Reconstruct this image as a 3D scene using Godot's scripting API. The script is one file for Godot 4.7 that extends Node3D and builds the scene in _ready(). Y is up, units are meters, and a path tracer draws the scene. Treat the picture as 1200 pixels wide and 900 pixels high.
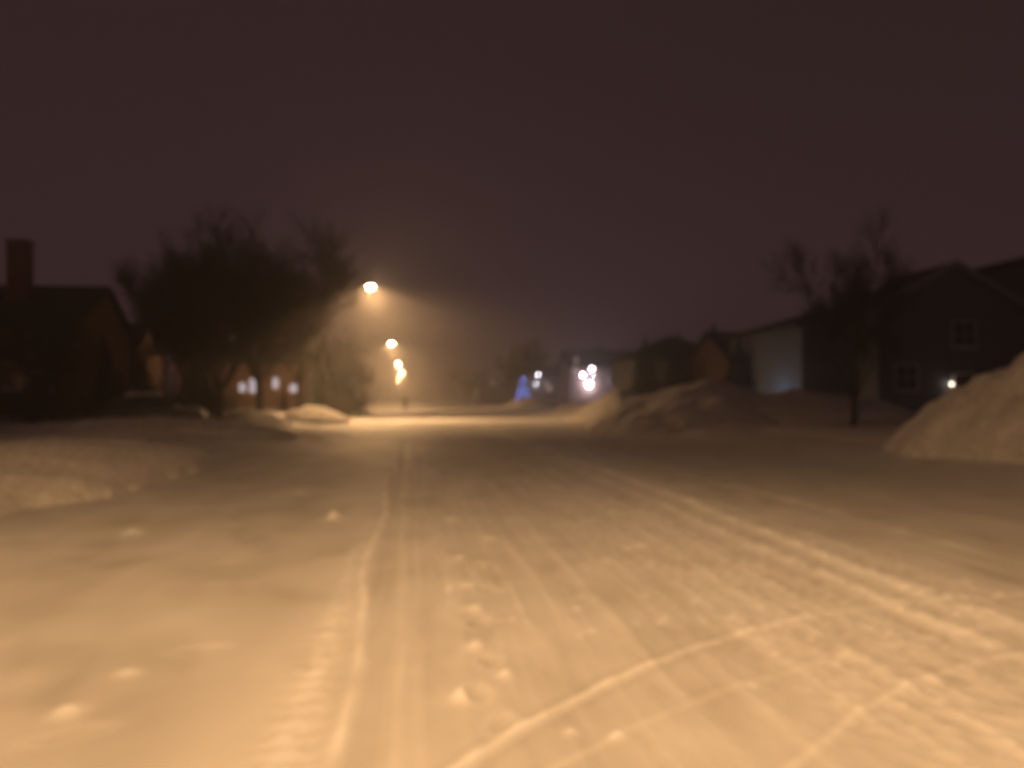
extends Node3D
# A snowed-in residential street at night, sodium street lamps in blowing snow. The road runs along -Z; the camera stands 1.6 m above it.

const FOCAL := 1060.0          # in photo pixels (1200 x 900)
const EYE := Vector3(0.0, 1.6, 0.0)
var view_basis: Basis
var noise_a := FastNoiseLite.new()
var noise_b := FastNoiseLite.new()
var blocks := FastNoiseLite.new()      # broken slabs of ploughed snow
var mats := {}
var used_names := {}

# ---------------------------------------------------------------- helpers
func px(u: float, v: float, depth: float) -> Vector3:      # the point that many metres down the road on a pixel's ray
	var d := view_basis * Vector3((u - 600.0) / FOCAL, -(v - 450.0) / FOCAL, -1.0)
	return EYE + d * (depth / -d.z)

func gp(u: float, v: float) -> Vector2:                    # pixel -> (x, metres down the road) where its ray meets the road
	var d := view_basis * Vector3((u - 600.0) / FOCAL, -(v - 450.0) / FOCAL, -1.0)
	var k := EYE.y / -d.y
	return Vector2(d.x * k, -d.z * k)

func numbered(called: String) -> String:
	var n: int = used_names.get(called, 0)
	used_names[called] = n + 1
	return called if n == 0 else "%s_%03d" % [called, n]

func tag(o: Node3D, label: String, category: String, group := "", kind := "") -> Node3D:
	if label: o.set_meta("label", label)
	if category: o.set_meta("category", category)
	if group: o.set_meta("group", group)
	if kind: o.set_meta("kind", kind)
	return o

func thing(called: String, at: Vector3, turn: float, label: String, category: String, group := "") -> Node3D:
	var o := Node3D.new()
	o.name = numbered(called)
	add_child(o)
	o.position = at
	o.rotation.y = turn
	tag(o, label, category, group)
	return o

func new_st() -> SurfaceTool:
	var st := SurfaceTool.new()
	st.begin(Mesh.PRIMITIVE_TRIANGLES)
	return st

func commit(st: SurfaceTool, called: String, m: Material, parent: Node3D, normals := true) -> MeshInstance3D:
	if normals: st.generate_normals()
	var o := MeshInstance3D.new()
	o.mesh = st.commit()
	o.material_override = m
	o.name = called
	parent.add_child(o, true)
	return o

func mat(key: String, color: Color, rough := 0.9, metallic := 0.0) -> StandardMaterial3D:   # linear base colours
	if mats.has(key): return mats[key]
	var m := StandardMaterial3D.new()
	m.albedo_color = color.linear_to_srgb()
	m.roughness = rough
	m.metallic = metallic
	m.cull_mode = BaseMaterial3D.CULL_DISABLED
	mats[key] = m
	return m

func glow(key: String, color: Color, energy: float) -> StandardMaterial3D:
	var m := mat(key, Color(0.05, 0.05, 0.05), 0.4)
	m.emission_enabled = true
	m.emission = color.linear_to_srgb()
	m.emission_energy_multiplier = energy
	return m

func noise_tex(freq: float, size: int, seed_: int, normal := false, strength := 4.0, ramp: Gradient = null) -> NoiseTexture2D:
	var n := FastNoiseLite.new()
	n.noise_type = FastNoiseLite.TYPE_SIMPLEX_SMOOTH
	n.frequency = freq
	n.seed = seed_
	n.fractal_octaves = 5
	var t := NoiseTexture2D.new()
	t.width = size
	t.height = size
	t.seamless = true
	t.noise = n
	t.as_normal_map = normal
	t.bump_strength = strength
	if ramp: t.color_ramp = ramp
	return t

func grainy(m: StandardMaterial3D, scale_: float, lo: float, hi: float, seed_: int) -> StandardMaterial3D:
	var g := Gradient.new()
	g.set_color(0, Color(lo, lo, lo))
	g.set_color(1, Color(hi, hi, hi))
	m.albedo_texture = noise_tex(0.02, 256, seed_, false, 1.0, g)
	m.uv1_triplanar = true
	m.uv1_scale = Vector3.ONE * scale_
	return m

# a flat polygon whose front faces along out
func face(st: SurfaceTool, p: Array, out: Vector3) -> void:
	var n: Vector3 = (p[1] - p[0]).cross(p[2] - p[0])
	var flip: bool = n.dot(out) > 0.0
	st.set_smooth_group(-1)
	for i in range(1, p.size() - 1):
		st.add_vertex(p[0])
		if flip:
			st.add_vertex(p[i + 1]); st.add_vertex(p[i])
		else:
			st.add_vertex(p[i]); st.add_vertex(p[i + 1])

# a convex hull of two matching rings (bottom, top), closed
func ringed(st: SurfaceTool, a: Array, b: Array) -> void:
	var c := Vector3.ZERO
	for p in a: c += p
	for p in b: c += p
	c /= a.size() + b.size()
	var n := a.size()
	var ca := Vector3.ZERO
	var cb := Vector3.ZERO
	for p in a: ca += p / float(n)
	for p in b: cb += p / float(n)
	face(st, a, ca - c)
	face(st, b, cb - c)
	for i in n:
		var j := (i + 1) % n
		face(st, [a[i], a[j], b[j], b[i]], (a[i] + a[j] + b[j] + b[i]) / 4.0 - c)

func box(st: SurfaceTool, lo: Vector3, hi: Vector3, bevel := 0.0) -> void:
	var b := bevel
	if b <= 0.0:
		ringed(st, [Vector3(lo.x, lo.y, lo.z), Vector3(hi.x, lo.y, lo.z), Vector3(hi.x, lo.y, hi.z), Vector3(lo.x, lo.y, hi.z)],
			[Vector3(lo.x, hi.y, lo.z), Vector3(hi.x, hi.y, lo.z), Vector3(hi.x, hi.y, hi.z), Vector3(lo.x, hi.y, hi.z)])
		return
	var ring := func(y: float, k: float) -> Array:
		return [Vector3(lo.x + b + k, y, lo.z + k), Vector3(hi.x - b - k, y, lo.z + k), Vector3(hi.x - k, y, lo.z + b + k), Vector3(hi.x - k, y, hi.z - b - k),
			Vector3(hi.x - b - k, y, hi.z - k), Vector3(lo.x + b + k, y, hi.z - k), Vector3(lo.x + k, y, hi.z - b - k), Vector3(lo.x + k, y, lo.z + b + k)]
	var r1: Array = ring.call(lo.y, b)
	var r2: Array = ring.call(lo.y + b, 0.0)
	var r3: Array = ring.call(hi.y - b, 0.0)
	var r4: Array = ring.call(hi.y, b)
	var c := (lo + hi) / 2.0
	face(st, r1, Vector3.DOWN)
	face(st, r4, Vector3.UP)
	for pair in [[r1, r2], [r2, r3], [r3, r4]]:
		for i in 8:
			var j := (i + 1) % 8
			var q := [pair[0][i], pair[0][j], pair[1][j], pair[1][i]]
			face(st, q, (q[0] + q[1] + q[2] + q[3]) / 4.0 - c)

# a tapered tube along points; radii per point
func tube(st: SurfaceTool, pts: Array, radii: Array, sides: int, cap := true) -> void:
	var rings := []
	for i in pts.size():
		var d: Vector3 = (pts[mini(i + 1, pts.size() - 1)] - pts[maxi(i - 1, 0)]).normalized()
		var s := d.cross(Vector3.RIGHT if absf(d.x) < 0.8 else Vector3.UP).normalized()
		var t := s.cross(d)
		var ring := []
		for k in sides:
			var a := TAU * k / sides
			ring.append(pts[i] + (s * cos(a) + t * sin(a)) * radii[i])
		rings.append(ring)
	st.set_smooth_group(0 if sides > 4 else -1)
	for i in pts.size() - 1:
		for k in sides:
			var j := (k + 1) % sides
			var a0: Vector3 = rings[i][k]
			var a1: Vector3 = rings[i][j]
			var b0: Vector3 = rings[i + 1][k]
			var b1: Vector3 = rings[i + 1][j]
			st.add_vertex(a0); st.add_vertex(b0); st.add_vertex(b1)
			st.add_vertex(a0); st.add_vertex(b1); st.add_vertex(a1)
	if cap:
		face(st, rings[0], pts[0] - pts[1])
		face(st, rings[-1], pts[-1] - pts[-2])

# a lathe about y: profile of (radius, height)
func lathe(st: SurfaceTool, prof: Array, sides: int, at := Vector3.ZERO, squash := Vector3.ONE) -> void:
	st.set_smooth_group(0)
	for i in prof.size() - 1:
		for k in sides:
			var a := TAU * k / sides
			var b := TAU * (k + 1) / sides
			var p: Array = []
			for q in [[i, a], [i + 1, a], [i + 1, b], [i, b]]:
				var r: Vector2 = prof[q[0]]
				p.append(at + Vector3(cos(q[1]) * r.x, r.y, sin(q[1]) * r.x) * squash)
			st.add_vertex(p[0]); st.add_vertex(p[1]); st.add_vertex(p[2])
			st.add_vertex(p[0]); st.add_vertex(p[2]); st.add_vertex(p[3])

func grid_mesh(xs: PackedFloat32Array, ds: PackedFloat32Array, shape: Callable, color: Callable) -> ArrayMesh:
	var w := xs.size()
	var h := ds.size()
	var v := PackedVector3Array()
	var c := PackedColorArray()
	var nn := PackedVector3Array()
	v.resize(w * h); c.resize(w * h); nn.resize(w * h)
	for j in h:
		for i in w:
			var q: Vector2 = shape.call(xs[i], ds[j])
			v[j * w + i] = Vector3(xs[i], q.x, -ds[j])
			c[j * w + i] = color.call(xs[i], ds[j], q.y)
	for j in h:
		for i in w:
			var l := v[j * w + maxi(i - 1, 0)]
			var r := v[j * w + mini(i + 1, w - 1)]
			var n := v[maxi(j - 1, 0) * w + i]
			var f := v[mini(j + 1, h - 1) * w + i]
			nn[j * w + i] = (r - l).cross(f - n).normalized()
	var idx := PackedInt32Array()
	idx.resize((w - 1) * (h - 1) * 6)
	var k := 0
	for j in h - 1:
		for i in w - 1:
			var a := j * w + i
			idx[k] = a; idx[k + 1] = a + w; idx[k + 2] = a + w + 1
			idx[k + 3] = a; idx[k + 4] = a + w + 1; idx[k + 5] = a + 1
			k += 6
	var arrays := []
	arrays.resize(Mesh.ARRAY_MAX)
	arrays[Mesh.ARRAY_VERTEX] = v
	arrays[Mesh.ARRAY_NORMAL] = nn
	arrays[Mesh.ARRAY_COLOR] = c
	arrays[Mesh.ARRAY_INDEX] = idx
	var m := ArrayMesh.new()
	m.add_surface_from_arrays(Mesh.PRIMITIVE_TRIANGLES, arrays)
	return m

func steps(from: float, to: float, step: float) -> PackedFloat32Array:
	var out := PackedFloat32Array()
	var n := int(ceil((to - from) / step))
	for i in n + 1: out.append(from + (to - from) * i / n)
	return out

# ---------------------------------------------------------------- snow surfaces
var arcs := []          # tyre tracks that swing to the right: [points, half width]
var prints := []        # boot prints: [x, d, angle, size]
var clods := []         # crumbs of ploughed snow: [x, d, radius, height]
var ridges := []        # straight tyre ridges: [x, height, half width, wobble seed, first d, last d, looseness]

func seg_dist(p: Vector2, pts: PackedVector2Array) -> float:
	var best := 1e9
	for i in pts.size() - 1:
		var a := pts[i]
		var ab := pts[i + 1] - a
		var t := clampf((p - a).dot(ab) / ab.length_squared(), 0.0, 1.0)
		best = minf(best, (a + ab * t).distance_squared_to(p))
	return sqrt(best)

# height, and how loose and pale the snow is (0 packed .. 1 fluffed)
func road_shape(x: float, d: float) -> Vector2:
	var h := noise_a.get_noise_2d(x * 1.1, d * 0.5) * 0.03
	var loose := 0.42 + 0.16 * noise_a.get_noise_2d(x * 3.0 + 90.0, d * 1.2)
	# tyres have combed the driven part lengthwise; the left third and far right are toned darker
	var driven := smoothstep(-0.8, -0.3, x) * smoothstep(9.5, 5.0, x)
	var lane := x - 0.006 * d + 0.08 * noise_a.get_noise_2d(d * 0.35, 4.0)
	var comb := noise_b.get_noise_2d(lane * 9.0, d * 0.22)
	var fine := noise_b.get_noise_2d(lane * 24.0 + 40.0, d * 0.5)
	h += driven * (0.007 * comb + 0.004 * fine)
	var patchy := 0.5 + 0.5 * noise_a.get_noise_2d(x * 0.8 + 20.0, d * 0.5)
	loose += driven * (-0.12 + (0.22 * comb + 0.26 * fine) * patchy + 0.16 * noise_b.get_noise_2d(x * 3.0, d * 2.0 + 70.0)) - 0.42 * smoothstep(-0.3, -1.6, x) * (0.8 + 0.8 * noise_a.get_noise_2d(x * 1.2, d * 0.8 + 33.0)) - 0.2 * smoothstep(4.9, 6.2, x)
	var crumb := noise_b.get_noise_2d(x * 14.0, d * 9.0)
	h += 0.004 * crumb
	for r in ridges:
		if d < r[4] - 2.0 or d > r[5] + 4.0: continue
		var c: float = r[0] + noise_a.get_noise_2d(d * 0.35, r[3] * 37.0) * 0.14
		var u: float = absf(x - c) / r[2]
		if u < 3.0:
			var along: float = smoothstep(r[4] - 2.0, r[4] + 1.0, d) * smoothstep(r[5] + 4.0, r[5], d)
			var brk: float = clampf(0.75 + 0.7 * noise_b.get_noise_2d(d * 2.4, r[3] * 11.0), 0.2, 1.2)
			var k: float = exp(-u * u) * along * brk
			h += r[1] * k * (0.9 + 0.4 * crumb) * (1.0 if r[6] > 0.45 else 0.55)
			loose += r[6] * k * (1.0 if r[6] > 0.45 else 0.5)
	if d < 12.0:
		var p := Vector2(x, d)
		for a in arcs:
			var e: float = seg_dist(p, a[0])
			if e < 0.4:
				var u2: float = e / a[1]
				var k2: float = exp(-u2 * u2) * clampf(0.85 + 0.5 * noise_b.get_noise_2d(x * 4.0, d * 4.0 + 50.0), 0.3, 1.2)
				h += a[2] * k2 * (0.9 + 0.4 * crumb)
				loose += 26.0 * a[2] * k2 + 0.15 * k2
				loose -= 6.0 * a[2] * exp(-pow((e - 2.2 * a[1]) / (0.9 * a[1]), 2.0))
	# tread bars beside the left rut
	var bar := exp(-pow((x + 0.56) / 0.13, 2.0)) * smoothstep(13.0, 9.0, d)
	h += 0.022 * bar * sin(d * 30.0 + 7.0 * noise_a.get_noise_1d(d * 1.5) + 3.0 * crumb)
	loose += 0.25 * bar * (0.4 + sin(d * 30.0 + 7.0 * noise_a.get_noise_1d(d * 1.5) + 3.0 * crumb + 0.6))
	# the rut itself, pressed in
	var rut := exp(-pow((x + 0.24) / 0.09, 4.0)) * smoothstep(40.0, 20.0, d)
	h -= 0.011 * rut
	loose -= 0.09 * rut
	for f in prints:
		var dx: float = x - f[0]
		var dd: float = d - f[1]
		if absf(dx) < 0.4 and absf(dd) < 0.5:
			var ca: float = cos(f[2])
			var sa: float = sin(f[2])
			var q := Vector2((dx * ca - dd * sa) / (0.06 * f[3]), (dx * sa + dd * ca) / (0.13 * f[3])).length()
			h += -0.03 * exp(-q * q * q * q * 0.8) + 0.016 * exp(-pow((q - 1.3) / 0.35, 2.0)) * (0.7 + 0.8 * crumb)
			loose += 0.22 * exp(-pow((q - 1.3) / 0.4, 2.0)) - 0.15 * exp(-q * q)
	for f in clods:
		var e2: float = Vector2(x - f[0], (d - f[1]) * 0.8).length() / f[2]
		if e2 < 2.5:
			var k3: float = exp(-e2 * e2 * 1.3)
			h += f[3] * k3 * (0.9 + 0.7 * crumb)
			loose += 0.95 * k3
	# loose ruck of snow between the right-hand tracks
	var ruck := smoothstep(1.6, 2.6, x) * smoothstep(5.2, 4.2, x) * smoothstep(26.0, 12.0, d)
	h += ruck * 0.012 * crumb
	loose += ruck * (0.2 + 0.35 * crumb)
	# road edges lift into the banks
	h += 0.25 * smoothstep(-5.6, -8.5, x) + 0.28 * smoothstep(10.3, 13.0, x)
	return Vector2(h, clampf(loose, -0.1, 1.15))

func road_color(x: float, d: float, loose: float) -> Color:
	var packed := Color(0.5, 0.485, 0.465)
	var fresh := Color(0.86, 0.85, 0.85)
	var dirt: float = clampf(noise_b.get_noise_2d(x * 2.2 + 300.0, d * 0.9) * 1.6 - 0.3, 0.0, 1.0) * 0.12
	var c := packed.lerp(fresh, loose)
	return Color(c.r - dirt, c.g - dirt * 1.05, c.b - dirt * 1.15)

func plan_tracks() -> void:
	for a in [[[Vector2(500, 930), Vector2(560, 888), Vector2(640, 838), Vector2(720, 796), Vector2(800, 765), Vector2(870, 744), Vector2(960, 722), Vector2(1060, 708), Vector2(1180, 700), Vector2(1320, 697)], 0.034, 0.026],
			[[Vector2(880, 935), Vector2(960, 878), Vector2(1010, 835), Vector2(1080, 800), Vector2(1160, 776), Vector2(1260, 760)], 0.028, 0.009],
			[[Vector2(640, 905), Vector2(740, 852), Vector2(840, 812), Vector2(960, 778), Vector2(1080, 750), Vector2(1240, 730)], 0.026, 0.005]]:
		var pts := PackedVector2Array()
		for q in a[0]: pts.append(gp(q.x, q.y))
		arcs.append([pts, a[1], a[2]])
	ridges = [
		[-0.40, 0.03, 0.045, 1.0, 2.0, 22.0, 0.62], [-0.12, 0.015, 0.03, 2.0, 2.0, 12.0, 0.35], [0.10, 0.010, 0.03, 3.0, 2.0, 14.0, 0.25], [0.31, 0.012, 0.03, 4.0, 2.0, 9.0, 0.25],
		[0.85, 0.015, 0.035, 5.0, 2.0, 16.0, 0.34], [1.12, 0.012, 0.03, 6.0, 2.0, 13.0, 0.3], [1.48, 0.022, 0.045, 7.0, 2.0, 16.0, 0.45], [1.85, 0.016, 0.04, 8.0, 2.0, 18.0, 0.35],
		[2.25, 0.020, 0.045, 9.0, 2.0, 22.0, 0.4], [2.72, 0.026, 0.06, 10.0, 2.0, 25.0, 0.45], [3.15, 0.022, 0.06, 11.0, 2.0, 28.0, 0.4], [3.75, 0.034, 0.085, 12.0, 3.0, 48.0, 0.6],
		[4.25, 0.045, 0.11, 13.0, 2.0, 52.0, 0.62], [4.72, 0.022, 0.06, 14.0, 2.0, 30.0, 0.4], [5.9, 0.03, 0.09, 15.0, 4.0, 40.0, 0.5], [7.6, 0.02, 0.07, 16.0, 4.0, 26.0, 0.35],
		[-2.6, 0.012, 0.06, 17.0, 8.0, 45.0, 0.25], [-4.3, 0.014, 0.08, 18.0, 10.0, 50.0, 0.25]]
	var rng := RandomNumberGenerator.new()
	rng.seed = 5
	for q in [[560, 662], [570, 690], [562, 730], [575, 775], [560, 815], [590, 850]]:
		var g := gp(q[0], q[1])
		prints.append([g.x, g.y, rng.randf_range(-0.35, 0.35), rng.randf_range(0.9, 1.2)])
	for q in [[310, 625], [270, 685], [255, 662], [230, 760], [85, 860], [160, 632], [345, 590]]:
		var g := gp(q[0], q[1])
		prints.append([g.x, g.y, rng.randf_range(0.5, 1.1), rng.randf_range(0.9, 1.3)])
	for q in [[391, 609, 0.10, 0.09], [541, 655, 0.05, 0.03], [547, 686, 0.05, 0.03], [556, 715, 0.055, 0.035], [558, 760, 0.05, 0.035], [592, 792, 0.04, 0.025], [540, 822, 0.05, 0.035], [527, 690, 0.035, 0.02], [530, 609, 0.06, 0.03], [575, 632, 0.06, 0.03], [155, 625, 0.09, 0.05], [270, 612, 0.05, 0.03], [352, 578, 0.08, 0.04], [80, 838, 0.06, 0.035], [150, 790, 0.05, 0.025], [720, 600, 0.05, 0.03], [750, 640, 0.06, 0.04]]:
		var g := gp(q[0], q[1])
		clods.append([g.x, g.y, q[2] * 1.4, q[3] * 1.35])
	for i in 120:
		var x := rng.randf_range(0.6, 5.0)
		var d := 3.4 + 14.0 * pow(rng.randf(), 1.7)
		clods.append([x, d, rng.randf_range(0.015, 0.045), rng.randf_range(0.01, 0.03)])

func build_road() -> void:
	plan_tracks()
	var node := Node3D.new()
	node.name = "road"
	node.set_meta("kind", "structure")
	add_child(node)
	var m := mat("road", Color.WHITE, 0.64)
	m.albedo_color = Color.WHITE
	m.vertex_color_use_as_albedo = true
	m.normal_enabled = true
	m.normal_texture = noise_tex(0.03, 512, 11, true, 5.0)
	m.normal_scale = 0.5
	m.uv1_triplanar = true
	m.uv1_world_triplanar = true
	m.uv1_scale = Vector3.ONE * 1.3
	# columns: fine where tyres ran, coarse to the sides
	var near_x := PackedFloat32Array()
	var x := -9.0
	while x < 13.5:
		near_x.append(x)
		x += 0.028 if x > -0.75 and x < 5.2 else (0.05 if x > -3.5 and x < 8.5 else 0.1)
	near_x.append(13.5)
	var ds := PackedFloat32Array()
	var d := 2.2
	while d < 55.0:
		ds.append(d)
		d += maxf(0.022, 0.0095 * d)
	ds.append(55.0)
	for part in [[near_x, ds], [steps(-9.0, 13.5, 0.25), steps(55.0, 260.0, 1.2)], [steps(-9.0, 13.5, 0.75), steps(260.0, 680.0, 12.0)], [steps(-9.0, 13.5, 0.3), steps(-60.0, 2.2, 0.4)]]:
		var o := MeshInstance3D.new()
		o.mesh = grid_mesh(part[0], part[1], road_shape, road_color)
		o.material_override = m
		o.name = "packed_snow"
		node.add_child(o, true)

func lawn_shape(x: float, d: float) -> Vector2:
	var side := smoothstep(9.4, 12.2, absf(x - 2.2))
	return Vector2(-0.22 + 0.67 * side + 0.2 * side * noise_a.get_noise_2d(x * 0.22, d * 0.22) + 0.05 * side * noise_b.get_noise_2d(x * 1.2, d * 1.2), 0.0)

func plain_snow(_x: float, _d: float, _l: float) -> Color:
	return Color(0.78, 0.775, 0.775)

func snow_mat() -> StandardMaterial3D:
	var m := mat("snow", Color(0.8, 0.79, 0.785), 0.9)
	if m.normal_enabled: return m
	m.normal_enabled = true
	m.normal_texture = noise_tex(0.025, 512, 12, true, 6.0)
	m.normal_scale = 0.7
	m.uv1_triplanar = true
	m.uv1_world_triplanar = true
	m.uv1_scale = Vector3.ONE * 0.7
	var g := Gradient.new()
	g.set_color(0, Color(0.72, 0.69, 0.66))
	g.set_color(1, Color(1, 1, 1))
	m.albedo_texture = noise_tex(0.012, 512, 13, false, 1.0, g)
	return m

func build_ground() -> void:
	var o := MeshInstance3D.new()
	o.mesh = grid_mesh(steps(-700.0, 700.0, 20.0), steps(-120.0, 760.0, 20.0), func(_a, _b): return Vector2(-0.12, 0.0), plain_snow)
	o.material_override = snow_mat()
	o.name = "ground"
	o.set_meta("kind", "structure")
	add_child(o)
	for s in [["lawn_left", -75.0, -7.6], ["lawn_right", 11.8, 85.0]]:
		var l := MeshInstance3D.new()
		l.mesh = grid_mesh(steps(s[1], s[2], 0.8), steps(-30.0, 300.0, 0.8), lawn_shape, plain_snow)
		l.material_override = snow_mat()
		l.name = s[0]
		l.set_meta("kind", "structure")
		add_child(l)

# a ploughed heap: half-axes a (across) and b (along), height top, blocky lumps
func snow_pile(label: String, at: Vector3, a: float, b: float, top: float, turn: float, seed_: int, power := 1.3, group := "ploughed snow along the street", lumps := 0.07, chunky := 0.45) -> void:
	var step := clampf(maxf(a, b) / 40.0, 0.06, 0.3)
	var mesh := grid_mesh(steps(-a * 1.12, a * 1.12, step), steps(-b * 1.12, b * 1.12, step), func(x: float, d: float) -> Vector2:
		var wob := 0.15 * noise_a.get_noise_2d(x * 0.4 + seed_ * 31.0, d * 0.4) + 0.04 * noise_b.get_noise_2d(x * 0.9, d * 0.9 + seed_ * 17.0)
		var r := Vector2(x / a, d / b).length() + wob
		var k := pow(clampf(1.0 - r, 0.0, 1.0), 1.0 / power)
		var h := top * k
		h += k * top * lumps * (noise_b.get_noise_2d(x * 1.5 + seed_ * 7.0, d * 1.5) + 0.45 * noise_b.get_noise_2d(x * 4.5, d * 4.5 + seed_ * 3.0))
		h += minf(k * 2.5, 1.0) * 0.16 * (blocks.get_noise_2d(x * 1.5 + seed_ * 5.0, d * 1.5) + 0.5) * chunky
		return Vector2(h - (0.0 if k > 0.0 else 0.35), 0.0), plain_snow)
	var o := MeshInstance3D.new()
	o.mesh = mesh
	o.material_override = snow_mat()
	o.name = numbered("snow_pile")
	o.position = at
	o.rotation.y = turn
	add_child(o)
	tag(o, label, "snow pile", group)

# ---------------------------------------------------------------- street lamps
const LAMP_TOP := 10.3

func street_lamp(depth: float, head_x: float, label: String, power: float) -> void:
	var root := thing("street_lamp", Vector3(head_x - 4.6, 0.0, -depth), 0.0, label, "street lamp", "sodium street lamps along the street")
	var steel := mat("lamp_steel", Color(0.16, 0.16, 0.165), 0.5, 0.6)
	var st := new_st()
	lathe(st, [Vector2(0.0, -0.2), Vector2(0.2, -0.2), Vector2(0.2, 0.42), Vector2(0.13, 0.55), Vector2(0.0, 0.55)], 12)
	commit(st, "base", steel, root)
	st = new_st()
	tube(st, [Vector3(0, 0.4, 0), Vector3(0, 5.0, 0), Vector3(0, LAMP_TOP - 0.9, 0)], [0.105, 0.085, 0.06], 12)
	commit(st, "pole", steel, root)
	st = new_st()
	var pts := []
	var radii := []
	for i in 9:
		var t := i / 8.0
		pts.append(Vector3(lerpf(0.0, 4.15, t), LAMP_TOP - 1.1 + 1.22 * sin(t * PI * 0.5), 0))
		radii.append(lerpf(0.05, 0.032, t))
	tube(st, pts, radii, 8)
	commit(st, "arm", steel, root)
	var head := Node3D.new()
	head.name = "luminaire"
	root.add_child(head)
	head.position = Vector3(4.55, LAMP_TOP, 0)
	st = new_st()
	# cobra-head housing: a shell open below
	var prof := [Vector2(0.30, 0.0), Vector2(0.30, 0.03), Vector2(0.25, 0.12), Vector2(0.13, 0.18), Vector2(0.0, 0.19)]
	lathe(st, prof, 16, Vector3.ZERO, Vector3(1.35, 1.0, 0.75))
	tube(st, [Vector3(-0.5, 0.12, 0), Vector3(-0.2, 0.1, 0)], [0.05, 0.09], 8)
	commit(st, "housing", steel, head)
	st = new_st()
	var bowl := []
	for i in 9:
		var a := PI * 0.5 * i / 8.0
		bowl.append(Vector2(0.24 * cos(a), -0.02 - 0.25 * sin(a)))
	bowl.push_front(Vector2(0.0, -0.02))
	lathe(st, bowl, 16, Vector3.ZERO, Vector3(1.0, 1.0, 0.98))
	commit(st, "lens", glow("sodium", Color(1.0, 0.6, 0.29), 480.0), head)
	# added plates on both sides of the lens, to keep light off the houses
	for side in [-1.0, 1.0]:
		st = new_st()
		box(st, Vector3(side * 0.34 - 0.006, -0.22, -0.24), Vector3(side * 0.34 + 0.006, 0.03, 0.24))
		commit(st, "added_shield", steel, head)
	# the reflector throws most of its light down and along the street, little at a flat angle
	var l := SpotLight3D.new()
	l.name = "lamp_light"
	l.light_color = Color(1.0, 0.56, 0.235).linear_to_srgb()
	l.light_energy = power
	l.light_size = 0.12
	l.spot_range = 120.0
	l.spot_attenuation = 2.0
	l.spot_angle = 85.0
	l.spot_angle_attenuation = 0.25
	l.shadow_enabled = true
	head.add_child(l)
	l.position = Vector3(0, -0.1, 0)
	l.rotation.x = -PI / 2

# ---------------------------------------------------------------- trees
func grow(st: SurfaceTool, rng: RandomNumberGenerator, p: Vector3, dir: Vector3, length: float, radius: float, level: int, spread: float, lift: float) -> void:
	var pts := [p]
	var radii := [radius]
	var d := dir
	var n := 3 if level > 1 else 2
	for i in n:
		d = (d + Vector3(rng.randf_range(-1, 1), rng.randf_range(-0.6, 1.0) * lift, rng.randf_range(-1, 1)) * 0.2).normalized()
		pts.append(pts[-1] + d * length / n)
		radii.append(lerpf(radius, radius * 0.55, float(i + 1) / n))
	tube(st, pts, radii, 5 if level > 2 else 3, false)
	if level == 0: return
	var kids := 3 if level > 3 else (4 if level > 2 else 6)
	for k in kids:
		var t := 1.0 if k == 0 else rng.randf_range(0.3, 0.97)
		var at: Vector3 = pts[0].lerp(pts[-1], t) if t < 1.0 else pts[-1]
		if t < 1.0:
			var i := mini(int(t * n), n - 1)
			at = pts[i].lerp(pts[i + 1], t * n - i)
		var s := d.cross(Vector3(rng.randf_range(-1, 1), rng.randf_range(-1, 1), rng.randf_range(-1, 1)).normalized()).normalized()
		var bend := spread * (0.35 if k == 0 else rng.randf_range(0.6, 1.15))
		var nd := (d + s * bend + Vector3.UP * lift * 0.12).normalized()
		grow(st, rng, at, nd, length * rng.randf_range(0.52, 0.9), maxf(radius * (0.6 if k == 0 else 0.48), 0.0125), level - 1, spread, lift)

var tree_bank := {}
func tree_parts(kind: String) -> Array:
	if tree_bank.has(kind): return tree_bank[kind]
	var spec: Array = {"spreading": [3, 1.7, 2.6, 0.15, 0.75, 0.5, 6, 6], "tall": [8, 2.2, 2.7, 0.15, 0.62, 0.8, 5, 6], "upright": [4, 1.8, 2.3, 0.11, 0.45, 1.1, 5, 6], "round": [12, 2.0, 2.2, 0.13, 0.85, 0.35, 6, 6]}[kind]
	var rng := RandomNumberGenerator.new()
	rng.seed = spec[0]
	var trunk := new_st()
	var h: float = spec[1]
	tube(trunk, [Vector3(0, -0.3, 0), Vector3(0.02, 0.25, 0.01), Vector3(0.05, h * 0.6, 0.0), Vector3(0.02, h, 0.03)], [spec[3] * 1.6, spec[3] * 1.15, spec[3], spec[3] * 0.85], 9)
	var crown := new_st()
	var stems: int = spec[6]
	for i in stems:
		var a := TAU * i / stems + rng.randf_range(-0.4, 0.4)
		var lean: float = spec[4] * rng.randf_range(0.5, 1.15) if i > 0 else 0.12
		var dir := Vector3(cos(a) * lean, 1.0, sin(a) * lean).normalized()
		grow(crown, rng, Vector3(0.02, h - 0.12 - 0.1 * (i % 3), 0.03), dir, spec[2] * rng.randf_range(0.72, 1.25), spec[3] * 0.62, 5, spec[4] * 1.05, spec[5])
	trunk.generate_normals()
	crown.generate_normals()
	tree_bank[kind] = [trunk.commit(), crown.commit()]
	return tree_bank[kind]

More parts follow.
